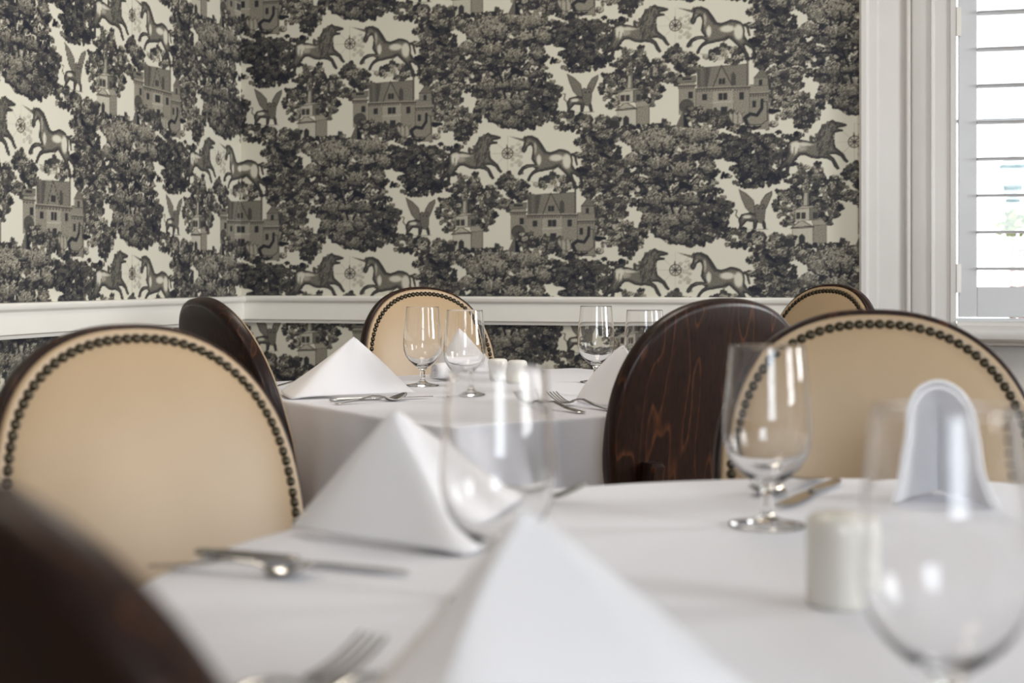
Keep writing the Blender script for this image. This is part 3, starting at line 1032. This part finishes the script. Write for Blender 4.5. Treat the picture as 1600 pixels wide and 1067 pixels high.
def chair(loc, face, zc, recl, label, nails):
    rz = math.atan2(-face[0], face[1])      # local +y looks along face
    r = empty('dining_chair', (loc[0], loc[1], 0), rz)
    tag(r, label, 'chair', 'oval-backed dining chairs')
    cr, sr = math.cos(recl), math.sin(recl)

    def bp(u, v, d):
        d = d + 0.014 * (u / OA) ** 2
        return (u, d * cr - v * sr, zc + v * cr + d * sr)

    def ring(s, d, f=1.0):
        return [bp(*(c * f for c in oval(s, k)), d) for k in range(NSEG)]
    # wooden oval
    L = [ring(0.012, -0.019, f) for f in (0.02, 0.3, 0.6, 0.85, 1.0)]
    L += [ring(0.006, -0.018), ring(0.002, -0.0145), ring(0, -0.010), ring(0, 0.004), ring(0.0015, 0.008), ring(0.005, 0.0105), ring(0.0075, 0.0105), ring(0.0095, 0.006)]
    L += [ring(0.0095, 0.004, f) for f in (0.8, 0.4, 0.02)]
    mb = MB()
    mb.loops(L, True, True, True)
    bk = mb.build('backrest', M['wood'], r, smooth=50)
    # cushion of the back, with a welt and a nail groove
    L = [ring(0.0090, 0.0045), ring(0.0082, 0.010), ring(0.0092, 0.0144), ring(0.0115, 0.0160), ring(0.0150, 0.0160), ring(0.0180, 0.0150), ring(0.0250, 0.0150), ring(0.0290, 0.0172), ring(0.040, 0.0215),
         ring(0.06, 0.0265), ring(0.09, 0.0315), ring(0.125, 0.0345), ring(0.16, 0.036), ring(0.200, 0.0365)]
    mb = MB()
    mb.loops(L, True, False, True)
    pad = mb.build('back_cushion', M['leather'], r, smooth=60)
    tag(pad, 'cream leather back cushion')
    if nails:
        nd = nail_data()
        # even spacing along the oval
        pts = [oval(0.0216, k, 2000) for k in range(2000)]
        seg = [math.dist(pts[k], pts[(k + 1) % 2000]) for k in range(2000)]
        tot = sum(seg)
        nn = 98
        acc_, tgt, k0 = 0.0, 0.0, 0
        for k in range(2000):
            if k0 < nn and acc_ >= tgt:
                u, v = pts[k]
                p0 = Vector(bp(u, v, 0.0148))
                nx = Vector(bp(u + .002, v, 0.0148)) - Vector(bp(u - .002, v, 0.0148))
                nz_ = Vector(bp(u, v + .002, 0.0148)) - Vector(bp(u, v - .002, 0.0148))
                nrm = nz_.cross(nx).normalized()
                if nrm.y < 0:
                    nrm = -nrm
                o = bpy.data.objects.new('nail_head', nd)
                COL.objects.link(o)
                o.parent = pad
                o.matrix_local = Matrix.Translation(p0) @ nrm.to_track_quat('Z', 'Y').to_matrix().to_4x4()
                tgt += tot / nn
                k0 += 1
            acc_ += seg[k]
    # rear posts carry the back and run to the floor
    for sx in (-1, 1):
        x = sx * 0.142
        path = []
        for z in np.linspace(0.0, zc - 0.050, 14):
            v = (z - zc) / cr
            if v > -0.17:
                y = -0.019 * cr - v * sr - 0.012
            else:
                y = -0.019 * cr + 0.17 * sr - 0.012 - 0.10 * ((z - (zc - 0.17 * cr)) / zc) ** 2
            hw = 0.014 if z > 0.3 else 0.014
            path.append((y, z, hw))
        path.append((path[-1][0] + 0.005, path[-1][1] + 0.006, 0.011))
        mb = MB()
        LL = []
        for y, z, hw in path:
            LL.append([(x - hw, y - .012, z), (x - hw * .7, y - .016, z), (x + hw * .7, y - .016, z), (x + hw, y - .012, z), (x + hw, y + .013, z), (x - hw, y + .013, z)])
        mb.loops(LL, True, True, True)
        mb.build('leg', M['wood'], r, smooth=40)
    # seat
    def seat_loop(s, z):
        out = []
        for k in range(56):
            t_ = 2 * PI * k / 56
            c, d = math.cos(t_), math.sin(t_)
            wx = 0.228 - s - 0.018 * (1 - d) / 2
            out.append((wx * math.copysign(abs(c) ** .5, c), 0.235 + (0.215 - s) * math.copysign(abs(d) ** .5, d), z))
        return out
    mb = MB()
    mb.loops([seat_loop(0.012, 0.340), seat_loop(0, 0.342), seat_loop(0, 0.392), seat_loop(0.004, 0.396), seat_loop(0.03, 0.396)], True, True, True)
    mb.build('seat_frame', M['wood'], r, smooth=40)
    mb = MB()
    mb.loops([seat_loop(0.008, 0.396), seat_loop(0.004, 0.405), seat_loop(0.006, 0.425), seat_loop(0.02, 0.440), seat_loop(0.06, 0.451), seat_loop(0.12, 0.456), seat_loop(0.19, 0.458)], True, True, True)
    mb.build('seat', M['leather'], r, smooth=60)
    for sx in (-1, 1):
        mb = MB()
        LL = []
        for z, hw in ((0.0, 0.012), (0.02, 0.014), (0.30, 0.021), (0.345, 0.023)):
            cx_, cy_ = sx * 0.185, 0.405
            LL.append([(cx_ + hw * math.cos(q * PI / 6), cy_ + hw * math.sin(q * PI / 6), z) for q in range(12)])
        mb.loops(LL, True, True, True)
        mb.build('leg', M['wood'], r, smooth=40)
    return r


R_ = math.radians
chair((-0.863, 1.517), (0.895, -0.445), 0.711, R_(15.6), 'cream chair with nailhead rim at the left of the near round table, facing right', True)
chair((-0.381, 0.485), (0.295, 0.955), 0.696, R_(5.6), 'very dark blurred chair back filling the bottom left corner, nearest the camera', False)
chair((-1.221, 2.451), (0.690, 0.724), 0.731, R_(15.7), 'dark chair back seen almost edge-on left of the far square table', False)
chair((-1.217, 3.582), (0.808, -0.589), 0.737, R_(10.7), 'cream nailhead chair behind the far square table, centred below the back wall', True)
chair((-0.320, 2.463), (-0.731, 0.683), 0.727, R_(9.6), 'dark brown wood-grained chair back between the two tables, seen from behind', False)
chair((-0.033, 1.915), (0.242, -0.970), 0.720, R_(9.2), 'large cream nailhead chair behind the near round table at the right, below the window', True)
chair((-0.209, 3.831), (-0.723, -0.691), 0.745, R_(10.6), 'farthest cream nailhead chair against the window casing, mostly hidden by the dark back', True)

# ------------------------------------------------------------------ tables and cloths
TOP = 0.750
RC = (0.08, 1.111)
RR = 0.672
t = empty('dining_table', (RC[0], RC[1], 0))
tag(t, 'near round dining table hidden under its white cloth', 'table')
mb = MB()
mb.lathe([(RR - .02, TOP - .034), (RR - .004, TOP - .030), (RR - .004, TOP - .006), (RR - .012, TOP - .003)], 96)
mb.build('tabletop', M['tabletop'], t, smooth=40)
mb = MB()
mb.lathe([(0.05, 0.05), (0.045, 0.08), (0.045, 0.66), (0.16, 0.715)], 24)
mb.build('pedestal', M['iron'], t, smooth=40)
mb = MB()
mb.lathe([(0.19, 0), (0.19, 0.014), (0.10, 0.035), (0.05, 0.05)], 40)
mb.build('foot', M['iron'], t, smooth=40)


def round_cloth():
    n = 240
    L = []
    for f in (0.02, 0.2, 0.4, 0.6, 0.8, 0.93):
        L.append([(RR * f * math.cos(2 * PI * k / n), RR * f * math.sin(2 * PI * k / n), 0) for k in range(n)])
    for e, dz in ((0.985, 0.0), (0.996, -0.0015), (1.001, -0.004), (1.004, -0.009)):
        L.append([(RR * e * math.cos(2 * PI * k / n), RR * e * math.sin(2 * PI * k / n), dz) for k in range(n)])
    for i in range(1, 15):
        q = i / 14
        row = []
        for k in range(n):
            a = 2 * PI * k / n
            fold = (math.sin(a * 17 + 0.6 * math.sin(a * 3)) + 0.5 * math.sin(a * 29 + 1.3)) * 0.016 * q ** 0.8
            rr = RR * 1.004 + 0.022 * q + fold
            row.append((rr * math.cos(a), rr * math.sin(a), -0.009 - 0.250 * q))
        L.append(row)
    mb = MB()
    mb.loops(L, True, True, False)
    o = mb.build('tablecloth', M['cloth'], None, smooth=80)
    return o


o = round_cloth()
o.location = (RC[0], RC[1], TOP)
tag(o, 'white cloth on the near round table filling the foreground', 'tablecloth')

# far square table; its near corner points at the camera
SQ = 1.07
FC = Vector((-0.72, 2.185))
E1 = Vector((-0.763, 0.647)).normalized()
E2 = Vector((0.647, 0.763)).normalized()
ctr = FC + (E1 + E2) * SQ / 2
rz_sq = math.atan2(E2.y, E2.x)
t = empty('dining_table', (ctr.x, ctr.y, 0), rz_sq)
tag(t, 'far square dining table hidden under its white cloth', 'table')
mb = MB()
hq = SQ / 2 - 0.005
mb.box(-hq, hq, -hq, hq, TOP - .034, TOP - .003)
bevel(mb.build('tabletop', M['tabletop'], t), 0.004)
mb = MB()
mb.lathe([(0.05, 0.05), (0.045, 0.08), (0.045, 0.66), (0.16, 0.715)], 24)
mb.build('pedestal', M['iron'], t, smooth=40)
mb = MB()
mb.lathe([(0.19, 0), (0.19, 0.014), (0.10, 0.035), (0.05, 0.05)], 40)
mb.build('foot', M['iron'], t, smooth=40)


def square_cloth():
    half, rc = SQ / 2, 0.018
    # outline with rounded corners; each entry (x, y, nx, ny, cornerness)
    out = []
    ns, nc = 70, 17
    cs = [(1, 1), (-1, 1), (-1, -1), (1, -1)]
    for i, (sx, sy) in enumerate(cs):
        cx_, cy_ = sx * (half - rc), sy * (half - rc)
        a0 = i * PI / 2
        for k in range(nc):
            a = a0 + PI / 2 * k / (nc - 1)
            out.append((cx_ + rc * math.cos(a), cy_ + rc * math.sin(a), math.cos(a), math.sin(a), 1.0, 0.0))
        (tx, ty) = cs[(i + 1) % 4]
        x0, y0 = cx_ + rc * math.cos(a0 + PI / 2), cy_ + rc * math.sin(a0 + PI / 2)
        x1, y1 = tx * (half - rc) + rc * math.cos(a0 + PI / 2), ty * (half - rc) + rc * math.sin(a0 + PI / 2)
        for k in range(1, ns):
            f = k / ns
            dd = min(f, 1 - f) * 2 * half
            out.append((x0 + (x1 - x0) * f, y0 + (y1 - y0) * f, math.cos(a0 + PI / 2), math.sin(a0 + PI / 2), math.exp(-(dd / 0.06) ** 2), dd))
    n = len(out)
    L = []
    for f in (0.02, 0.3, 0.6, 0.85, 0.97):
        L.append([(p[0] * f, p[1] * f, 0) for p in out])
    for off, dz in ((-0.004, 0.0), (0.0, -0.001), (0.002, -0.003), (0.003, -0.008)):
        L.append([(p[0] + p[2] * off, p[1] + p[3] * off, dz) for p in out])
    for i in range(1, 17):
        q = i / 16
        row = []
        for k, p in enumerate(out):
            dd = p[5]
            drop = 0.262 + 0.09 * p[4]
            wave = math.sin(dd / 0.021 + 0.8) * math.exp(-(dd / 0.26) ** 2) * 0.034 + 0.012 * math.sin(dd * 23)
            offs = 0.003 + q ** 0.65 * (0.030 + 0.030 * p[4] + wave)
            row.append((p[0] + p[2] * offs, p[1] + p[3] * offs, -0.008 - drop * q))
        L.append(row)
    mb = MB()
    mb.loops(L, True, True, False)
    return mb.build('tablecloth', M['cloth'], None, smooth=80)


o = square_cloth()
o.location = (ctr.x, ctr.y, TOP)
o.rotation_euler = (0, 0, rz_sq)
tag(o, 'white cloth hanging in folds from the far square table', 'tablecloth')

Z0 = TOP + 0.0004


# ------------------------------------------------------------------ goblets
def goblet_data():
    mb = MB()
    outer = [(0.0005, 0.0), (0.036, 0.0), (0.0372, 0.0012), (0.0365, 0.0026), (0.028, 0.0040), (0.015, 0.0065), (0.0075, 0.0105), (0.0055, 0.015), (0.0060, 0.020), (0.0062, 0.024),
             (0.0056, 0.030), (0.0070, 0.036), (0.0125, 0.0415), (0.0215, 0.0480), (0.0310, 0.0570), (0.0380, 0.0680), (0.0418, 0.0800), (0.0430, 0.0920), (0.0424, 0.1080), (0.0404, 0.1300), (0.0380, 0.1550), (0.03630, 0.1732), (0.03622, 0.1742), (0.03615, 0.1747)]
    inner = [(0.0360, 0.1750), (0.03578, 0.1747), (0.03572, 0.1742), (0.03578, 0.1732), (0.0374, 0.1550), (0.0398, 0.1300), (0.0418, 0.1080), (0.0424, 0.0920), (0.0411, 0.0805), (0.0371, 0.0690), (0.0298, 0.0588), (0.0203, 0.0507), (0.0110, 0.0462), (0.0005, 0.0448)]
    mb.lathe(outer + inner, 72)
    o = mb.build('goblet', M['goblet'], None, smooth=60)
    return o


GOB = [((-1.030, 2.992), 'clear stemmed goblet on the far table, left of the pair before the cream chair'),
       ((-0.852, 2.735), 'clear goblet on the far table with a napkin peak showing through it'),
       ((-0.680, 3.194), 'far table goblet standing behind the beige-shaded napkin, left of two at the right'),
       ((-0.505, 2.843), 'far table goblet partly covered by the dark chair back'),
       ((-0.128, 1.400), 'goblet standing clear in front of the big cream chair on the near table'),
       ((0.0204, 0.7576), 'large blurred goblet at the right edge of the near table, closest to the camera'),
       ((-0.2917, 1.019), 'blurred goblet beside the left napkin of the near table')]
g0 = goblet_data()
for i, ((x, y), lb) in enumerate(GOB):
    g = g0 if i == 0 else copy_tree(g0)
    g.location = (x, y, Z0)
    tag(g, lb, 'glass', 'goblets on the tables')

# ------------------------------------------------------------------ shakers
mb = MB()
mb.lathe([(0.0005, 0), (0.0205, 0), (0.0222, 0.0012), (0.0228, 0.004), (0.0230, 0.053), (0.0224, 0.058), (0.0205, 0.0615), (0.0165, 0.0635), (0.0005, 0.0645)], 48)
s0 = mb.build('salt_shaker', M['ceramic'], None, smooth=50)
for i, (x, y, k, nm, lb) in enumerate(((-0.869, 3.036, 0.95, 'salt_shaker', 'left one of the white shaker pair on the far table'), (-0.813, 2.995, 0.95, 'pepper_shaker', 'right one of the white shaker pair on the far table'),
                                  (-0.046, 1.079, 1.06, 'salt_shaker', 'blurred white cylindrical shaker on the near table'))):
    o = s0 if i == 0 else copy_tree(s0)
    o.name = nm
    o.location = (x, y, Z0)
    o.scale = (k, k, k)
    tag(o, lb, 'shaker', 'white ceramic shakers')


# ------------------------------------------------------------------ napkins
def napkin(L, F, R, A, label, w=3.0, p=1.0, th=0.0035, tail=None, apexw=0.05, seed=0, inner=True):
    """standing folded napkin: sheet from base points L - F (fold) - R up to the apex A (x, y, height)"""
    L, F, R = (Vector((a[0], a[1], 0)) for a in (L, F, R))
    A = Vector(A)
    c0 = (L + F + R) / 3
    rr = random.Random(seed)
    ph = [rr.uniform(0, 6) for _ in range(4)]
    nu, nv = 48, 30

    def sheet(k, zoff, hfac):
        rows = []
        for j in range(nv + 1):
            t_ = j / nv
            row = []
            for i in range(nu + 1):
                s = i / nu
                b0, b1, b2 = (1 - s) ** 2, 2 * s * (1 - s) * w, s ** 2
                P = (L * b0 + F * b1 + R * b2) / (b0 + b1 + b2)
                P = c0 + (P - c0) * k
                sc = (1 - t_) ** p * (1 - apexw) + apexw * math.sqrt(max(0, 1 - t_ * t_))
                Q = Vector((A.x, A.y, 0))
                pt = Q + (P - Q) * sc
                # cloth swells a little between its edges
                sw = 0.0035 * math.sin(PI * t_) * math.sin(2 * PI * s + ph[0]) + 0.002 * math.sin(9 * s + ph[1]) * math.sin(5 * t_ + ph[2])
                d = (P - Q)
                d.z = 0
                if d.length > 1e-6:
                    pt += d.normalized() * sw
                z = A.z * hfac * (1 - (1 - t_) ** 1.0) if t_ < 1 else A.z * hfac
                pt.z = z + zoff + 0.0022 * math.sin(7 * s + ph[3]) * (1 - t_) ** 3 + 0.0022 * (1 - t_) ** 3
                row.append(tuple(pt))
            rows.append(row)
        return rows
    mb = MB()
    mb.loops(sheet(1.0, 0.0, 1.0), False)
    if inner:
        mb.loops(sheet(0.93, 0.0002, 0.955), False)
    if tail:
        # loosely rolled hem lying beside the peak: spiral swept along its axis
        (x0, y0), (x1, y1), rad = tail
        ax = Vector((x1 - x0, y1 - y0, 0))
        sd_ = Vector((-ax.y, ax.x, 0)).normalized()
        rows = []
        for j in range(9):
            f = j / 8
            row = []
            for i in range(61):
                q = i / 60
                an = q * 4.2 * PI - 0.6
                rd = rad * (1 - 0.62 * q) * (1 + 0.25 * f)
                row.append((x0 + ax.x * f + sd_.x * rd * math.cos(an), y0 + ax.y * f + sd_.y * rd * math.cos(an), rad * (1 + .25 * f) + 0.002 + rd * math.sin(an)))
            rows.append(row)
        mb.loops(rows, False)
    cx_, cy_ = c0.x, c0.y
    mb.v = [(x - cx_, y - cy_, max(z, 0.0)) for x, y, z in mb.v]
    o = mb.build('napkin', M['napkin'], None, smooth=70, recalc=False)
    o.location = (cx_, cy_, TOP + 0.0022)
    md = o.modifiers.new('thickness', 'SOLIDIFY')
    md.thickness = th
    md.offset = 0
    tag(o, label, 'napkin', 'folded white napkins')
    return o


def ploc(*p):
    return p


YC, YS = math.cos(YAW), math.sin(YAW)
# far table
napkin((-1.235, 2.70), (-1.168, 2.566), (-0.962, 2.748), (-1.070, 2.685, 0.118), 'crisp folded napkin peak at the left of the far table', w=7, p=1.10, th=0.004, seed=1)
napkin((-0.600, 2.720), (-0.622, 2.640), (-0.430, 2.500), (-0.507, 2.632, 0.110), 'beige-shaded napkin beside the forks on the far table', w=2.2, p=0.78, seed=2)
napkin((-1.090, 3.22), (-0.990, 3.10), (-0.905, 3.22), (-1.028, 3.25, 0.116), 'napkin with a rolled hem behind the goblets on the far table', w=2.0, p=1.0, tail=((-1.045, 3.12), (-0.96, 3.20), 0.019), seed=3)
# near table
napkin((-0.556, 1.237), (-0.352, 1.156), (-0.372, 1.405), (-0.452, 1.236, 0.116), 'folded napkin peak at the left of the near table', w=7, p=1.02, th=0.004, seed=4)
napkin((-0.290, 0.735), (-0.243, 0.676), (-0.035, 0.735), (-0.192, 0.723, 0.118), 'big blurred napkin peak at the bottom centre, closest to the camera', w=9, p=1.0, th=0.005, apexw=0.07, seed=5)


def arch_napkin(loc, face, label):
    """napkin standing as an open arch: a folded sheet bent over, open end towards face, closing to the back"""
    # front outline (x, z) in metres, feet to feet
    key = [(-0.066, 0.0), (-0.050, 0.030), (-0.044, 0.060), (-0.036, 0.092), (-0.022, 0.118), (0.000, 0.129), (0.022, 0.120), (0.034, 0.094), (0.041, 0.060), (0.047, 0.030), (0.056, 0.0)]
    n, nd = 60, 18
    front = []
    for i in range(n + 1):
        f = i / n * (len(key) - 1)
        k = min(int(f), len(key) - 2)
        g = f - k
        p0, p1, p2, p3 = key[max(k - 1, 0)], key[k], key[k + 1], key[min(k + 2, len(key) - 1)]
        front.append(tuple(0.5 * (2 * p1[c] + (p2[c] - p0[c]) * g + (2 * p0[c] - 5 * p1[c] + 4 * p2[c] - p3[c]) * g * g + (3 * p1[c] - p0[c] - 3 * p2[c] + p3[c]) * g ** 3) for c in (0, 1)))
    mb = MB()
    for k0, zk in ((1.0, 1.0), (0.90, 0.955)):
        rows = []
        for j in range(nd + 1):
            q = j / nd
            kx, kz = k0 * (1 - 0.985 * q ** 1.3), zk * (1 - 0.30 * q ** 1.6)
            rows.append([(x * kx + 0.004 * q, -0.004 - 0.105 * q - 0.012 * (z / 0.129) * (1 - q), max(z, 0) * kz + 0.0025) for x, z in front])
        mb.loops(rows, False)
    o = mb.build('napkin', M['napkin'], None, smooth=70, recalc=False)
    o.location = (loc[0], loc[1], TOP)
    o.rotation_euler = (0, 0, math.atan2(-face[0], face[1]))
    md = o.modifiers.new('thickness', 'SOLIDIFY')
    md.thickness = 0.0042
    md.offset = 0
    tag(o, label, 'napkin', 'folded white napkins')


arch_napkin((0.036, 1.560), (-0.05, -1.0), 'arched open napkin standing before the big cream chair at the right')


# ------------------------------------------------------------------ cutlery (along +y, tip at +y)
def strip(mb, rows):
    """rows: (y, half width, z, half thickness); rounded strip"""
    LL = []
    for y, hw, z, ht in rows:
        LL.append([(hw * math.cos(a) * (1 if abs(math.cos(a)) > .5 else 1), y, z + ht * math.sin(a)) for a in [2 * PI * k / 12 for k in range(12)]])
    mb.loops(LL, True, True, True)


def knife():
    r = empty('knife')
    mb = MB()
    strip(mb, [(0.0, .003, .0042, .002), (0.004, .0065, .0042, .0032), (0.03, .0078, .0044, .0038), (0.08, .0060, .0046, .0040), (0.098, .0052, .0046, .0040), (0.104, .0046, .0046, .0034)])
    mb.build('handle', M['steel'], r, smooth=50)
    mb = MB()
    LL = []
    for y, a, b_ in ((0.103, -.005, .005), (0.112, -.0062, .006), (0.14, -.0098, .0062), (0.175, -.0100, .0062), (0.196, -.0075, .0060), (0.207, -.002, .0054), (0.212, .0035, .0050)):
        LL.append([(a, y, .0040), ((a + b_) / 2, y, .0052), (b_, y, .0056), (b_, y, .0034), ((a + b_) / 2, y, .0030)])
    mb.loops(LL, True, True, True)
    mb.build('blade', M['steel'], r, smooth=30)
    return r


def neck_rows(n0, zmid):
    return [(0.0, .003, .0030, .0010), (0.003, .0080, .0030, .0013), (0.012, .0098, .0036, .0014), (0.05, .0070, .0070, .0016), (0.09, .0042, zmid, .0019), (n0 - .015, .0032, zmid - .0015, .0019), (n0, .0036, zmid - .005, .0016)]


def spoon():
    r = empty('spoon')
    mb = MB()
    strip(mb, neck_rows(0.122, .0135))
    mb.build('handle', M['steel'], r, smooth=50)
    mb = MB()
    nu, nv = 20, 12
    for dz in (0,):
        rows = []
        for i in range(nu + 1):
            f = i / nu
            y = 0.119 + 0.056 * f
            hw = 0.0185 * math.sin(PI * min(1, f * .5 / .58 if f < .58 else .5 + (f - .58) / .42 * .5)) ** 0.6 + 0.0030 * (1 - f)
            rise = 0.0085 - 0.0075 * math.sin(PI * min(1, f ** .8)) + 0.007 * f
            row = []
            for j in range(nv + 1):
                g = j / nv * 2 - 1
                row.append((hw * g, y, rise - 0.0050 * math.sin(PI * f) * (1 - g * g) + 0.0006))
            rows.append(row)
        mb.loops(rows, False)
    o = mb.build('bowl', M['steel'], r, smooth=60)
    md = o.modifiers.new('thickness', 'SOLIDIFY')
    md.thickness = 0.0012
    return r


def fork():
    r = empty('fork')
    mb = MB()
    strip(mb, neck_rows(0.125, .0150))
    mb.build('handle', M['steel'], r, smooth=50)
    mb = MB()
    strip(mb, [(0.122, .0036, .0102, .0015), (0.130, .0075, .0072, .0013), (0.138, .0112, .0052, .0012), (0.146, .0122, .0045, .0012), (0.148, .0120, .0044, .001)])
    for k in range(4):
        x = -0.0105 + 0.007 * k
        LL = []
        for f in (0, .2, .4, .6, .8, 1.0):
            y = 0.146 + 0.050 * f
            z = 0.0046 + 0.017 * f ** 1.7
            hw = 0.0018 - 0.0009 * f
            LL.append([(x - hw, y, z - .0009), (x + hw, y, z - .0009), (x + hw, y, z + .0009), (x - hw, y, z + .0009)])
        mb.loops(LL, True, True, True)
    mb.build('tines', M['steel'], r, smooth=40)
    return r


PROTO = {'knife': knife(), 'spoon': spoon(), 'fork': fork()}
used = set()


def lay(kind, tip, handle, label, dz=0.0, k=1.0):
    o = PROTO[kind] if kind not in used else copy_tree(PROTO[kind])
    used.add(kind)
    d = Vector((tip[0] - handle[0], tip[1] - handle[1]))
    o.location = (handle[0], handle[1], Z0 + dz)
    o.rotation_euler = (0, 0, math.atan2(-d.x, d.y))
    o.scale = (k, k, k)
    tag(o, label, kind, 'cutlery on the tables')


lay('knife', (-0.387, 1.088), (-0.593, 1.119), 'long knife lying before the left napkin of the near table')
lay('spoon', (-0.440, 1.062), (-0.605, 1.060), 'blurred spoon overlapping the knife at the left of the near table', 0.0, 0.86)
lay('knife', (-0.890, 2.703), (-1.070, 2.556), 'knife in front of the left napkin on the far table')
lay('spoon', (-0.93, 2.655), (-1.035, 2.500), 'spoon with raised bowl in front of the left napkin on the far table', 0.0, 0.95)
lay('fork', (-0.700, 2.590), (-0.545, 2.455), 'front fork of the two by the beige-shaded napkin on the far table')
lay('fork', (-0.660, 2.655), (-0.505, 2.515), 'rear fork of the two by the beige-shaded napkin on the far table')
lay('fork', (-1.215, 2.93), (-1.330, 2.775), 'fork peeking out left of the far table napkin')
lay('knife', (-0.125, 1.497), (-0.075, 1.705), 'knife right of the clear goblet in front of the big cream chair')
lay('spoon', (-0.150, 1.585), (-0.095, 1.735), 'dark spoon just behind the stem of the clear goblet')
lay('fork', (-0.316, 0.822), (-0.384, 0.640), 'blurred fork at the bottom edge of the near table')
lay('fork', (-0.263, 0.850), (-0.333, 0.663), 'blurred fork tucked against the front napkin')
lay('fork', (-0.325, 1.500), (-0.505, 1.410), 'fork behind the left napkin of the near table')
